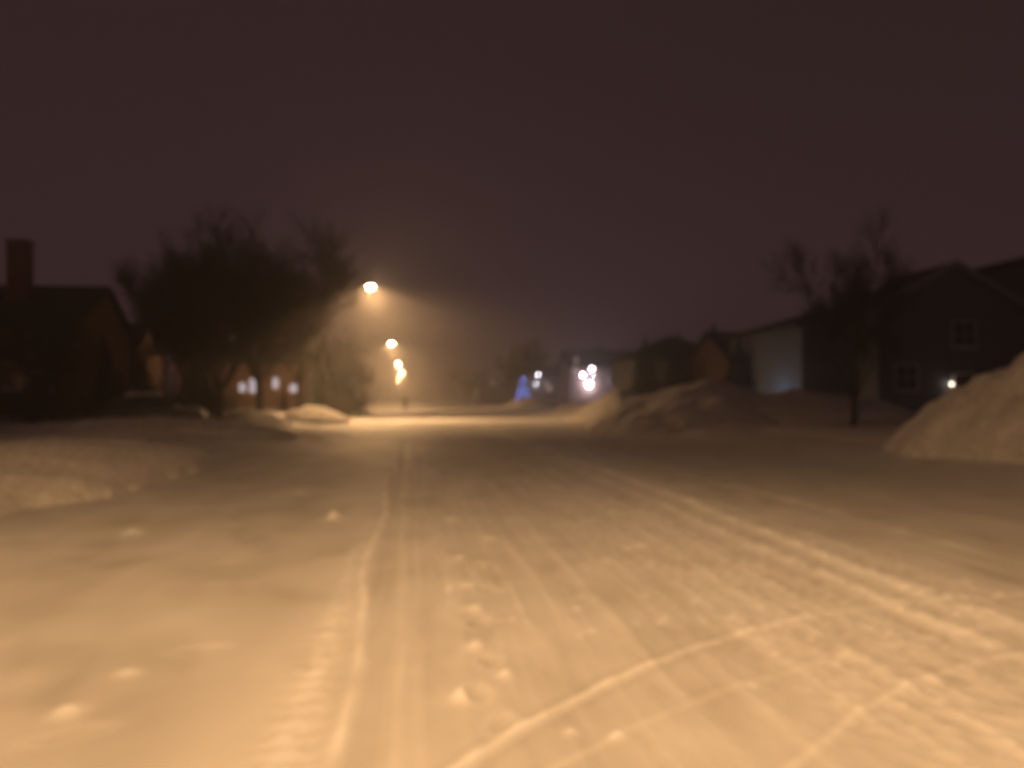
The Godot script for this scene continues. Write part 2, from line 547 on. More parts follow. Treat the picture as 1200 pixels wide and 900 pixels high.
func bare_tree(kind: String, base: Vector3, top: float, wide: float, turn: float, label: String, group := "bare winter trees") -> void:
	var parts := tree_parts(kind)
	var box_: AABB = parts[1].get_aabb()
	var root := thing("bare_tree", base, turn, label, "tree", group)
	var s := Vector3(wide / maxf(box_.size.x, box_.size.z), top / box_.end.y, wide / maxf(box_.size.x, box_.size.z))
	var bark := grainy(mat("bark", Color(0.075, 0.06, 0.05), 0.95), 3.0, 0.6, 1.0, 21)
	for k in 2:
		var o := MeshInstance3D.new()
		o.mesh = parts[k]
		o.material_override = bark
		o.name = ["trunk", "crown"][k]
		o.scale = s
		root.add_child(o)

# an evergreen: whorls of drooping needle sprays around a trunk
func conifer(called: String, base: Vector3, height: float, radius: float, seed_: int, label: String, group := "", skirt := 0.06) -> Node3D:
	var root := thing(called, base, 0.0, label, "tree", group)
	var rng := RandomNumberGenerator.new()
	rng.seed = seed_
	var st := new_st()
	tube(st, [Vector3(0, -0.2, 0), Vector3(0, height * 0.5, 0), Vector3(0, height * 0.97, 0)], [radius * 0.09, radius * 0.05, 0.01], 7)
	commit(st, "trunk", mat("bark", Color(0.075, 0.06, 0.05)), root)
	st = new_st()
	var count := int(900 + 260 * height)
	for i in count:
		var t := pow(rng.randf(), 1.35) * (1.0 - skirt) + skirt
		var a := rng.randf() * TAU
		var reach := radius * (1.0 - t) * (0.82 + 0.3 * sin(a * 5.0 + t * 19.0) + rng.randf_range(-0.12, 0.12)) + 0.05
		var r0 := reach * rng.randf_range(0.25, 0.7)
		var y := t * height
		var out := Vector3(cos(a), 0, sin(a))
		var p0 := out * r0 + Vector3(0, y, 0)
		var p1 := out * reach + Vector3(0, y - 0.22 * reach + 0.05 * rng.randf(), 0)
		var w := out.cross(Vector3.UP) * (0.04 + 0.1 * (reach - r0)) + Vector3(0, rng.randf_range(-0.05, 0.05), 0)
		face(st, [p0, p0.lerp(p1, 0.55) + w, p1, p0.lerp(p1, 0.55) - w], Vector3.UP)
	commit(st, "crown", mat("needles", Color(0.03, 0.045, 0.03), 0.9), root)
	return root

func shrub(base: Vector3, size: Vector3, seed_: int, label: String) -> void:
	var root := thing("bare_shrub", base, 0.0, label, "shrub", "leafless shrubs in the yards")
	var rng := RandomNumberGenerator.new()
	rng.seed = seed_
	var st := new_st()
	for i in 26:
		var a := rng.randf() * TAU
		var q := sqrt(rng.randf())
		var foot := Vector3(cos(a) * q * size.x * 0.3, -0.1, sin(a) * q * size.z * 0.3)
		var tip := Vector3(cos(a) * q * size.x * 0.5, size.y * rng.randf_range(0.6, 1.0) * (1.0 - 0.3 * q), sin(a) * q * size.z * 0.5)
		var mid := foot.lerp(tip, 0.5) + Vector3(rng.randf_range(-1, 1), 0, rng.randf_range(-1, 1)) * 0.12
		tube(st, [foot, mid, tip], [0.022, 0.016, 0.008], 4, false)
		for k in 26:
			var t := rng.randf_range(0.25, 1.0)
			var p := foot.lerp(tip, t)
			var e := p + Vector3(rng.randf_range(-1, 1), rng.randf_range(0.0, 1.0), rng.randf_range(-1, 1)) * 0.5
			tube(st, [p, p.lerp(e, 0.5) + Vector3(0, 0.05, 0), e], [0.012, 0.01, 0.007], 3, false)
	commit(st, "branches", mat("bark", Color(0.075, 0.06, 0.05)), root)

# ---------------------------------------------------------------- houses
# local frame: x across, y up, z towards the street end that the camera sees; the origin is the middle of the front wall's foot
func window(root: Node3D, at: Vector3, w: float, h: float, pane: Material, side := 0.0, lit_part := "") -> void:
	var o := Node3D.new()
	o.name = "window"
	root.add_child(o, true)
	o.position = at
	o.rotation.y = side
	var white := mat("trim_white", Color(0.6, 0.59, 0.57), 0.6)
	var st := new_st()
	for b in [[-w / 2 - 0.07, -h / 2 - 0.07, w / 2 + 0.07, -h / 2], [-w / 2 - 0.07, h / 2, w / 2 + 0.07, h / 2 + 0.07], [-w / 2 - 0.07, -h / 2, -w / 2, h / 2], [w / 2, -h / 2, w / 2 + 0.07, h / 2], [-0.02, -h / 2, 0.02, h / 2], [-w / 2, -0.02, -0.02, 0.02], [0.02, -0.02, w / 2, 0.02]]:
		box(st, Vector3(b[0], b[1], 0.0), Vector3(b[2], b[3], 0.06))
	commit(st, "frame", white, o)
	st = new_st()
	box(st, Vector3(-w / 2 - 0.12, -h / 2 - 0.13, -0.0), Vector3(w / 2 + 0.12, -h / 2 - 0.073, 0.12))
	commit(st, "sill", white, o)
	st = new_st()
	box(st, Vector3(-w / 2, -h / 2, 0.004), Vector3(w / 2, h / 2, 0.03))
	commit(st, "pane" if lit_part == "" else lit_part, pane, o)

func door(root: Node3D, at: Vector3, w: float, h: float, m: Material) -> void:
	var o := Node3D.new()
	o.name = "door"
	root.add_child(o, true)
	o.position = at
	var st := new_st()
	box(st, Vector3(-w / 2, 0, 0), Vector3(w / 2, h, 0.05))
	for k in 3:
		box(st, Vector3(-w / 2 + 0.12, 0.15 + k * h * 0.31, 0.05), Vector3(w / 2 - 0.12, 0.15 + k * h * 0.31 + h * 0.24, 0.065))
	commit(st, "panel", m, o)
	st = new_st()
	box(st, Vector3(-w / 2 - 0.1, 0, -0.003), Vector3(-w / 2, h + 0.1, 0.07))
	box(st, Vector3(w / 2, 0, -0.003), Vector3(w / 2 + 0.1, h + 0.1, 0.07))
	box(st, Vector3(-w / 2, h, -0.003), Vector3(w / 2, h + 0.1, 0.07))
	commit(st, "frame", mat("trim_white", Color(0.6, 0.59, 0.57)), o)
	if w < 1.5:
		st = new_st()
		lathe(st, [Vector2(0, 0), Vector2(0.03, 0.01), Vector2(0.03, 0.05), Vector2(0, 0.06)], 8, Vector3(w / 2 - 0.12, h * 0.45, 0.09))
		commit(st, "handle", mat("brass", Color(0.4, 0.3, 0.12), 0.4, 0.8), o)

# style: "side_gable" (ridge across), "front_gable" (ridge towards the street), "hip"
func house_shell(root: Node3D, w: float, depth: float, eave: float, ridge: float, style: String, wall_m: Material, roof_m: Material, over := 0.4) -> Node3D:
	var st := new_st()
	box(st, Vector3(-w / 2 + 0.03, -0.5, -depth + 0.03), Vector3(w / 2 - 0.03, 0.5, -0.03))
	commit(st, "foundation", mat("concrete", Color(0.28, 0.27, 0.26), 0.95), root)
	st = new_st()
	var a := [Vector3(-w / 2, 0.5, 0), Vector3(w / 2, 0.5, 0), Vector3(w / 2, 0.5, -depth), Vector3(-w / 2, 0.5, -depth)]
	var b := []
	for p in a: b.append(Vector3(p.x, eave, p.z))
	ringed(st, a, b)
	var top := ridge - 0.03
	if style == "front_gable":
		for z in [0.0, -depth]:
			face(st, [Vector3(-w / 2, eave, z), Vector3(w / 2, eave, z), Vector3(0, top, z)], Vector3(0, 0, 1.0 if z == 0.0 else -1.0))
	elif style == "side_gable":
		for x in [-w / 2, w / 2]:
			face(st, [Vector3(x, eave, 0), Vector3(x, eave, -depth), Vector3(x, top, -depth / 2)], Vector3(x, 0, 0))
	commit(st, "wall", wall_m, root)
	# roof: slabs with thickness
	st = new_st()
	var t := 0.16
	var slabs := []
	if style == "front_gable":
		var drop := (ridge - eave) * over / (w / 2)
		for s in [-1.0, 1.0]:
			slabs.append([Vector3(s * (w / 2 + over), eave - drop, over), Vector3(s * (w / 2 + over), eave - drop, -depth - over), Vector3(0, ridge, -depth - over), Vector3(0, ridge, over)])
	elif style == "side_gable":
		var drop2 := (ridge - eave) * over / (depth / 2)
		slabs.append([Vector3(-w / 2 - over, eave - drop2, over), Vector3(w / 2 + over, eave - drop2, over), Vector3(w / 2 + over, ridge, -depth / 2), Vector3(-w / 2 - over, ridge, -depth / 2)])
		slabs.append([Vector3(-w / 2 - over, eave - drop2, -depth - over), Vector3(w / 2 + over, eave - drop2, -depth - over), Vector3(w / 2 + over, ridge, -depth / 2), Vector3(-w / 2 - over, ridge, -depth / 2)])
	else:
		var k := minf(depth, w) / 2
		var rx := maxf(w / 2 - k, 0.05)
		var rl := Vector3(-rx, ridge, -depth / 2)
		var rr := Vector3(rx, ridge, -depth / 2)
		var e := eave - 0.1
		var c := [Vector3(-w / 2 - over, e, over), Vector3(w / 2 + over, e, over), Vector3(w / 2 + over, e, -depth - over), Vector3(-w / 2 - over, e, -depth - over)]
		slabs = [[c[0], c[1], rr, rl], [c[2], c[3], rl, rr], [c[1], c[2], rr], [c[3], c[0], rl]]
	for s in slabs:
		var lift := []
		for p in s: lift.append(p + Vector3(0, t, 0))
		ringed(st, s, lift)
	var roof := commit(st, "roof", roof_m, root)
	return roof

func chimney(roof: Node3D, at: Vector3, w: float, h: float) -> void:
	var st := new_st()
	box(st, Vector3(at.x - w / 2, at.y, at.z - w / 2), Vector3(at.x + w / 2, at.y + h - 0.12, at.z + w / 2))
	box(st, Vector3(at.x - w / 2 - 0.06, at.y + h - 0.12, at.z - w / 2 - 0.06), Vector3(at.x + w / 2 + 0.06, at.y + h, at.z + w / 2 + 0.06))
	commit(st, "chimney", mat("brick", Color(0.17, 0.075, 0.055), 0.95), roof)

func rake_board(root: Node3D, w: float, eave: float, ridge: float, over: float, m: Material, called: String) -> void:
	var drop := (ridge - eave) * over / (w / 2)
	for s in [-1.0, 1.0]:
		var st := new_st()
		var a := Vector3(s * (w / 2 + over), eave - drop, over)
		var b := Vector3(s * 0.0, ridge, over)
		ringed(st, [a + Vector3(0, -0.1, 0.003), b + Vector3(0, -0.1, 0.003), b + Vector3(0, 0.24, 0.003), a + Vector3(0, 0.24, 0.003)], [a + Vector3(0, -0.1, 0.04), b + Vector3(0, -0.1, 0.04), b + Vector3(0, 0.24, 0.04), a + Vector3(0, 0.24, 0.04)])
		commit(st, called, m, root)

# an outdoor lamp on a wall: a thing of its own. size = glass diameter
func wall_lamp(called: String, at: Vector3, size: float, color: Color, glow_energy: float, power: float, label: String, turn := 0.0) -> void:
	var root := thing(called, at, turn, label, "lamp", "outdoor lamps on the houses")
	var st := new_st()
	box(st, Vector3(-0.08, -0.12, -0.16 - size * 0.5), Vector3(0.08, 0.12, -0.12 - size * 0.5))
	tube(st, [Vector3(0, 0.05, -0.14 - size * 0.5), Vector3(0, 0.08 + size * 0.55, -0.1), Vector3(0, size * 0.6, 0)], [0.02, 0.02, 0.02], 6)
	commit(st, "bracket", mat("lamp_steel", Color(0.16, 0.16, 0.165)), root)
	st = new_st()
	lathe(st, [Vector2(0.0, size * 0.62), Vector2(size * 0.3, size * 0.58), Vector2(size * 0.42, size * 0.44), Vector2(size * 0.4, size * 0.42), Vector2(0.0, size * 0.44)], 12)
	commit(st, "cap", mat("lamp_steel", Color(0.16, 0.16, 0.165)), root)
	st = new_st()
	var prof := []
	for i in 9:
		var a := PI * i / 8.0
		prof.append(Vector2(sin(a) * size * 0.5, cos(a) * size * 0.42))
	lathe(st, prof, 12)
	commit(st, "globe", glow("globe_%s_%d" % [color.to_html(), int(glow_energy)], color, glow_energy), root)
	if called == "garden_lamp":
		st = new_st()
		tube(st, [Vector3(0, -at.y, -0.14 - size * 0.5), Vector3(0, 0.05, -0.14 - size * 0.5)], [0.035, 0.03], 8)
		commit(st, "post", mat("lamp_steel", Color(0.16, 0.16, 0.165)), root)
	if power > 0.0:
		var l := OmniLight3D.new()
		l.name = "globe_light"
		l.light_color = color.linear_to_srgb()
		l.light_energy = power
		l.light_size = size * 0.4
		l.omni_range = 60.0
		l.omni_attenuation = 2.0
		l.shadow_enabled = true
		root.add_child(l)

# ---------------------------------------------------------------- car, person
func parked_car(at: Vector3, turn: float, label: String) -> void:
	var root := thing("parked_car", at, turn, label, "car")
	var paint := mat("car_paint", Color(0.02, 0.022, 0.03), 0.35)
	paint.clearcoat_enabled = true
	paint.clearcoat = 0.6
	var glass := mat("car_glass", Color(0.01, 0.011, 0.013), 0.12)
	var section := func(x: float, y0: float, y1: float, half: float, tuck: float) -> Array:
		return [Vector3(x, y0, half - 0.06), Vector3(x, y0 + 0.12, half), Vector3(x, (y0 + y1) * 0.5, half), Vector3(x, y1 - 0.05, half - tuck * 0.5), Vector3(x, y1, half - tuck), Vector3(x, y1, -half + tuck), Vector3(x, y1 - 0.05, -half + tuck * 0.5), Vector3(x, (y0 + y1) * 0.5, -half), Vector3(x, y0 + 0.12, -half), Vector3(x, y0, -half + 0.06)]
	var loft := func(called: String, rows: Array, m: Material) -> void:
		var st := new_st()
		for i in rows.size() - 1:
			ringed(st, rows[i], rows[i + 1])
		commit(st, called, m, root)
	var body := []
	for q in [[-2.2, 0.42, 0.72, 0.72], [-2.1, 0.26, 0.88, 0.82], [-1.6, 0.22, 0.95, 0.87], [-0.7, 0.2, 0.96, 0.88], [0.6, 0.2, 0.95, 0.88], [1.5, 0.22, 0.86, 0.86], [2.1, 0.28, 0.76, 0.8], [2.25, 0.42, 0.64, 0.68]]:
		body.append(section.call(q[0], q[1], q[2], q[3], 0.12))
	loft.call("body", body, paint)
	var cabin := []
	for q in [[-1.75, 0.93, 0.97, 0.72], [-1.15, 0.94, 1.36, 0.66], [-0.2, 0.94, 1.44, 0.64], [0.35, 0.94, 1.40, 0.65], [1.1, 0.9, 0.95, 0.72]]:
		cabin.append(section.call(q[0], q[1], q[2], q[3] + 0.06, 0.16))
	loft.call("cabin", cabin, paint)
	for s in [-1.0, 1.0]:
		for q in [[[-1.05, 0.99], [-0.98, 1.3], [-0.28, 1.36], [-0.28, 0.99]], [[-0.2, 0.99], [-0.2, 1.36], [0.28, 1.32], [0.78, 0.99]]]:
			var a := []
			var b := []
			for p in q:
				var z: float = 0.72 - (p[1] - 0.95) * 0.12
				a.append(Vector3(p[0], p[1], s * (z - 0.03)))
				b.append(Vector3(p[0], p[1], s * (z + 0.012)))
			var st := new_st()
			ringed(st, a, b)
			commit(st, "side_window", glass, root)
		for x in [-1.4, 1.38]:
			var wheel := Node3D.new()
			wheel.name = "wheel"
			root.add_child(wheel, true)
			wheel.position = Vector3(x, 0.32, s * 0.8)
			wheel.rotation.x = PI / 2
			var st := new_st()
			lathe(st, [Vector2(0.19, -0.1), Vector2(0.3, -0.11), Vector2(0.325, -0.07), Vector2(0.325, 0.07), Vector2(0.3, 0.11), Vector2(0.19, 0.1)], 20)
			commit(st, "tyre", mat("rubber", Color(0.02, 0.02, 0.02), 0.9), wheel)
			st = new_st()
			lathe(st, [Vector2(0.0, -0.08), Vector2(0.2, -0.09), Vector2(0.2, 0.09), Vector2(0.06, 0.07), Vector2(0.0, 0.08)], 14)
			commit(st, "rim", mat("alloy", Color(0.4, 0.4, 0.42), 0.4, 0.9), wheel)
		var hl := new_st()
		box(hl, Vector3(2.13, 0.56, s * 0.6 - 0.14), Vector3(2.235, 0.68, s * 0.6 + 0.14), 0.03)
		commit(hl, "headlight", mat("lamp_glass", Color(0.5, 0.5, 0.52), 0.15), root)
		var tl := new_st()
		box(tl, Vector3(-2.18, 0.66, s * 0.6 - 0.14), Vector3(-2.09, 0.82, s * 0.6 + 0.14), 0.03)
		commit(tl, "taillight", mat("red_glass", Color(0.2, 0.01, 0.01), 0.2), root)
	for q in [["windscreen", 0.5, 1.36, 1.0, 0.99], ["rear_window", -1.25, 1.32, -1.62, 1.05]]:
		var st := new_st()
		var off := Vector3(0.02 if q[0] == "windscreen" else -0.02, 0.03, 0)
		var a := [Vector3(q[1], q[2], -0.5), Vector3(q[1], q[2], 0.5), Vector3(q[3], q[4], 0.6), Vector3(q[3], q[4], -0.6)]
		var b := []
		for p in a: b.append(p + off)
		ringed(st, a, b)
		commit(st, q[0], glass, root)
	for q in [[-1.15, 0.4, 1.39, 0.56, 0.16], [1.15, 2.1, 0.8, 0.7, 0.1]]:
		var st := new_st()
		var rings := []
		for k in 4:
			var ring := []
			var shrink: float = [0.0, 0.02, 0.12, 0.3][k]
			var y: float = q[2] + q[4] * [0.0, 0.45, 0.85, 1.0][k]
			for i in 16:
				var a := TAU * i / 16.0
				var cx := signf(cos(a)) * pow(absf(cos(a)), 0.45)
				var cz := signf(sin(a)) * pow(absf(sin(a)), 0.45)
				ring.append(Vector3((q[0] + q[1]) / 2 + cx * ((q[1] - q[0]) / 2 - shrink), y + 0.03 * sin(i * 2.3 + k), cz * (q[3] - shrink)))
			rings.append(ring)
		for k in 3: ringed(st, rings[k], rings[k + 1])
		commit(st, "snow_cover", snow_mat(), root)

# one smooth surface round a skeleton of tapered capsules (surface nets)
func body_mesh(bones: Array, cell: float, blend: float) -> ArrayMesh:
	var lo := Vector3.ONE * 1e9
	var hi := -lo
	for b in bones:
		for e in [0, 1]:
			var r: Vector3 = Vector3.ONE * (b[2 + e] + cell * 2.5)
			lo = lo.min(b[e] - r)
			hi = hi.max(b[e] + r)
	var n := Vector3i(((hi - lo) / cell).ceil()) + Vector3i.ONE
	var f := PackedFloat32Array()
	f.resize(n.x * n.y * n.z)
	for z in n.z:
		for y in n.y:
			for x in n.x:
				var p := lo + Vector3(x, y, z) * cell
				var s := 0.0
				for b in bones:
					var ab: Vector3 = b[1] - b[0]
					var t := clampf((p - b[0]).dot(ab) / ab.length_squared(), 0.0, 1.0)
					var d: float = p.distance_to(b[0] + ab * t) - lerpf(b[2], b[3], t)
					s += exp(-d / blend)
				f[(z * n.y + y) * n.x + x] = -blend * log(maxf(s, 1e-30))
	var at := {}
	var verts := PackedVector3Array()
	var offs := [Vector3i(0, 0, 0), Vector3i(1, 0, 0), Vector3i(0, 1, 0), Vector3i(1, 1, 0), Vector3i(0, 0, 1), Vector3i(1, 0, 1), Vector3i(0, 1, 1), Vector3i(1, 1, 1)]
	var edges := [[0, 1], [2, 3], [4, 5], [6, 7], [0, 2], [1, 3], [4, 6], [5, 7], [0, 4], [1, 5], [2, 6], [3, 7]]
	for z in n.z - 1:
		for y in n.y - 1:
			for x in n.x - 1:
				var v := []
				var neg := 0
				for o in offs:
					var q: float = f[((z + o.z) * n.y + y + o.y) * n.x + x + o.x]
					v.append(q)
					if q < 0.0: neg += 1
				if neg == 0 or neg == 8: continue
				var c := Vector3.ZERO
				var m := 0
				for e in edges:
					if (v[e[0]] < 0.0) != (v[e[1]] < 0.0):
						c += Vector3(offs[e[0]]).lerp(Vector3(offs[e[1]]), v[e[0]] / (v[e[0]] - v[e[1]]))
						m += 1
				at[Vector3i(x, y, z)] = verts.size()
				verts.append(lo + (Vector3(x, y, z) + c / m) * cell)
	var st := new_st()
	st.set_smooth_group(0)
	for key in at:
		var k: Vector3i = key
		for ax in 3:
			var e := Vector3i.ZERO
			e[ax] = 1
			var q := k + e
			var s0: bool = f[(k.z * n.y + k.y) * n.x + k.x] < 0.0
			var s1: bool = f[(q.z * n.y + q.y) * n.x + q.x] < 0.0
			if s0 == s1: continue
			var u := Vector3i.ZERO
			u[(ax + 1) % 3] = 1
			var w := Vector3i.ZERO
			w[(ax + 2) % 3] = 1
			if not (at.has(k - u) and at.has(k - w) and at.has(k - u - w)): continue
			var a: int = at[k]
			var b: int = at[k - u]
			var c2: int = at[k - u - w]
			var d2: int = at[k - w]
			var order := [a, c2, b, a, d2, c2] if s0 else [a, b, c2, a, c2, d2]
			for i in order: st.add_vertex(verts[i])
	st.generate_normals()
	return st.commit()

func person(at: Vector3, label: String) -> void:
	var root := thing("person", at, 0.35, label, "person")
	# mid-stride, walking away, hands in the coat pockets, hood up
	var hip_l := Vector3(-0.1, 0.92, 0)
	var hip_r := Vector3(0.1, 0.92, 0)
	var knee_l := Vector3(-0.105, 0.5, -0.17)
	var knee_r := Vector3(0.1, 0.48, 0.06)
	var foot_l := Vector3(-0.11, 0.09, -0.3)
	var foot_r := Vector3(0.1, 0.13, 0.36)
	var bones := [
		[Vector3(0, 0.95, 0), Vector3(0, 1.2, 0.0), 0.165, 0.155], [Vector3(0, 1.2, 0), Vector3(0, 1.4, -0.01), 0.155, 0.15], [Vector3(-0.15, 1.41, -0.01), Vector3(0.15, 1.41, -0.01), 0.085, 0.085],
		[Vector3(0, 1.44, -0.01), Vector3(0, 1.56, -0.03), 0.065, 0.06], [Vector3(0, 1.6, -0.03), Vector3(0, 1.67, -0.03), 0.095, 0.105],
		[hip_l, knee_l, 0.098, 0.068], [knee_l, foot_l, 0.066, 0.048], [foot_l + Vector3(0, -0.03, 0.05), foot_l + Vector3(-0.01, -0.045, -0.15), 0.05, 0.042],
		[hip_r, knee_r, 0.098, 0.068], [knee_r, foot_r, 0.066, 0.048], [foot_r + Vector3(0, 0.0, 0.04), foot_r + Vector3(0.01, -0.085, -0.13), 0.05, 0.042],
		[Vector3(-0.2, 1.4, 0), Vector3(-0.29, 1.12, 0.07), 0.068, 0.056], [Vector3(-0.29, 1.12, 0.07), Vector3(-0.19, 0.97, -0.1), 0.054, 0.05],
		[Vector3(0.2, 1.4, 0), Vector3(0.29, 1.12, 0.07), 0.068, 0.056], [Vector3(0.29, 1.12, 0.07), Vector3(0.19, 0.97, -0.1), 0.054, 0.05]]
	var o := MeshInstance3D.new()
	o.name = "body"
	o.mesh = body_mesh(bones, 0.028, 0.018)
	o.material_override = mat("dark_cloth", Color(0.018, 0.018, 0.022), 0.95)
	root.add_child(o)
	var coat := MeshInstance3D.new()
	coat.name = "coat"
	coat.mesh = body_mesh([[Vector3(0, 0.8, 0), Vector3(0, 1.2, 0), 0.2, 0.175], [Vector3(0, 1.2, 0), Vector3(0, 1.38, -0.01), 0.175, 0.165], [Vector3(0, 1.5, 0.04), Vector3(0, 1.66, 0.0), 0.1, 0.115]], 0.03, 0.02)
	coat.material_override = mat("coat_cloth", Color(0.03, 0.028, 0.03), 0.95)
	root.add_child(coat)

# ---------------------------------------------------------------- the scene
func _ready() -> void:
	noise_a.noise_type = FastNoiseLite.TYPE_SIMPLEX_SMOOTH
	noise_a.frequency = 0.35
	noise_a.seed = 3
	noise_a.fractal_octaves = 3
	noise_b.noise_type = FastNoiseLite.TYPE_SIMPLEX_SMOOTH
	noise_b.frequency = 0.5
	noise_b.seed = 9
	noise_b.fractal_octaves = 3
	blocks.noise_type = FastNoiseLite.TYPE_CELLULAR
	blocks.cellular_return_type = FastNoiseLite.RETURN_CELL_VALUE
	blocks.frequency = 0.6
	blocks.seed = 6
	blocks.domain_warp_enabled = true
	blocks.domain_warp_amplitude = 0.8
	# camera: the street's vanishing point lies at (483, 468) of 1200 x 900
	var cam := Camera3D.new()
	cam.name = "camera"
	add_child(cam)
	cam.position = EYE
	cam.rotation = Vector3(atan(18.0 / FOCAL), -atan(117.0 / FOCAL), 0.0)
	cam.near = 0.05
	cam.far = 3000.0
	view_basis = cam.basis
	# a phone lens that missed its focus: sharp at an arm's length, soft beyond
	var lens := CameraAttributesPhysical.new()
	lens.frustum_focal_length = 12.0 / (450.0 / FOCAL)
	lens.frustum_focus_distance = 0.3
	lens.exposure_aperture = lens.frustum_focal_length / (0.0088 * 300.0)
	cam.attributes = lens
	cam.fov = rad_to_deg(2.0 * atan(450.0 / FOCAL))
	cam.current = true
	var env := Environment.new()
	env.tonemap_mode = Environment.TONE_MAPPER_LINEAR
	env.tonemap_exposure = 1.0
	env.background_mode = Environment.BG_SKY
	var sky_m := ProceduralSkyMaterial.new()
	sky_m.sky_top_color = Color(0.148, 0.098, 0.115)
	sky_m.sky_horizon_color = Color(0.25, 0.175, 0.18)
	sky_m.ground_bottom_color = Color(0.12, 0.1, 0.09)
	sky_m.ground_horizon_color = Color(0.2, 0.155, 0.145)
	sky_m.sky_curve = 0.16
	var sky := Sky.new()
	sky.sky_material = sky_m
	env.sky = sky
	env.volumetric_fog_enabled = true        # blowing snow: forward-scattering haze
	env.volumetric_fog_albedo = Color(0.9, 0.89, 0.88)
	env.volumetric_fog_density = 0.0035
	env.volumetric_fog_anisotropy = 0.7
	env.sdfgi_enabled = true
	env.ssao_enabled = true
	env.ssil_enabled = true
	var we := WorldEnvironment.new()
	we.name = "world"
	we.environment = env
	add_child(we)

	build_road()
	build_ground()

	# street lamps: the one that lights the foreground stands just behind the photographer
	street_lamp(2.5, -1.4, "sodium street lamp whose light falls on the rutted foreground snow", 98.0)
	var rows := [[435, 337, 70.0, "big bright sodium street lamp beside the tall bare trees"], [459, 403, 141.0, "second sodium street lamp along the kerb beyond the bare trees"],
		[467, 428, 225.0, "third sodium street lamp along the kerb, dot just over a close one"], [471, 438, 296.0, "fourth sodium street lamp along the kerb, touching the third one's glow"], [468, 451, 400.0, "small dim sodium street lamp at the far end of the row"]]
	for r in rows:
		var p := px(r[0], r[1], r[2])
		street_lamp(r[2], p.x, r[3], 335.0)

	build_piles()
	build_houses()
	build_trees()
	var car_at := px(178, 500, 41.0)
	parked_car(Vector3(car_at.x, 0.36, -41.0), 0.06, "dark parked car with snow on its roof behind the low snowbank")
	var walker := gp(475, 482.5)
	person(Vector3(walker.x, 0.0, -walker.y), "person in dark clothing walking far down the middle of the snowy street")

func build_piles() -> void:
	var p: Vector3
	p = px(60, 540, 18.5)
	snow_pile("low lit snowbank with a rounded end beside the rutted road", Vector3(p.x - 1.0, 0, -20.0), 3.2, 8.5, 0.72, 0.06, 1, 2.0)
	p = px(150, 500, 36.0)
	snow_pile("dim low snowbank in front of the parked car", Vector3(p.x, 0.1, -37.5), 6.0, 1.8, 0.85, 0.0, 2, 2.0)
	p = px(395, 480, 64.0)
	snow_pile("snow heap lit gold under the big bright street lamp", Vector3(p.x - 1.6, 0, -63.0), 2.6, 4.5, 1.15, 0.0, 3, 1.8)
	p = px(345, 480, 56.0)
	snow_pile("snowbank at the foot of the tall bare trees", Vector3(p.x - 2.2, 0.1, -53.0), 2.4, 5.0, 0.9, 0.0, 4, 1.8)
	p = px(430, 480, 100.0)
	snow_pile("snowbank beyond the big bright street lamp", Vector3(p.x - 2.4, 0, -100.0), 2.6, 15.0, 1.3, 0.0, 5, 1.8)
	p = px(1235, 480, 20.0)
	snow_pile("tallest snow heap, ploughed up before the house with the porch lamp", Vector3(18.6, 0, -20.5), 7.0, 6.0, 3.6, 0.1, 6, 1.6, "ploughed snow along the street", 0.13, 1.7)
	p = px(830, 480, 45.0)
	snow_pile("broad snow heap with a sharp peak and a long tail", Vector3(p.x, 0.05, -45.0), 6.6, 5.6, 2.7, 0.0, 7, 1.3, "ploughed snow along the street", 0.03, 0.1)
	p = px(930, 480, 43.0)
	snow_pile("long low tail of ploughed snow beside the slender bare tree", Vector3(p.x, 0.1, -43.0), 7.2, 3.2, 2.1, -0.1, 8, 1.8, "ploughed snow along the street", 0.03, 0.1)
	p = px(728, 480, 60.0)
	snow_pile("steep snow heap with one flank in the dark, beyond the peaked heap", Vector3(p.x, 0.05, -60.0), 3.6, 4.4, 2.3, 0.0, 9, 1.4)
	p = px(872, 515, 36.0)
	snow_pile("small lump of snow at the foot of the peaked heap", Vector3(p.x, 0.1, -36.5), 1.8, 1.4, 0.42, 0.0, 10, 1.8)
	p = px(765, 503, 41.0)
	snow_pile("low spill of snow running out from the peaked heap", Vector3(p.x, 0.02, -41.0), 2.6, 3.0, 0.55, 0.2, 11, 1.4)
	p = px(668, 480, 92.0)
	snow_pile("snowbank below the cluster of bright white lamps", Vector3(p.x + 1.0, 0, -90.0), 3.4, 12.0, 1.3, 0.0, 12, 1.8)
	p = px(610, 480, 150.0)
	snow_pile("snowbank before the blue-lit holiday tree", Vector3(p.x + 0.5, 0, -142.0), 4.0, 22.0, 2.0, 0.0, 13, 1.8)

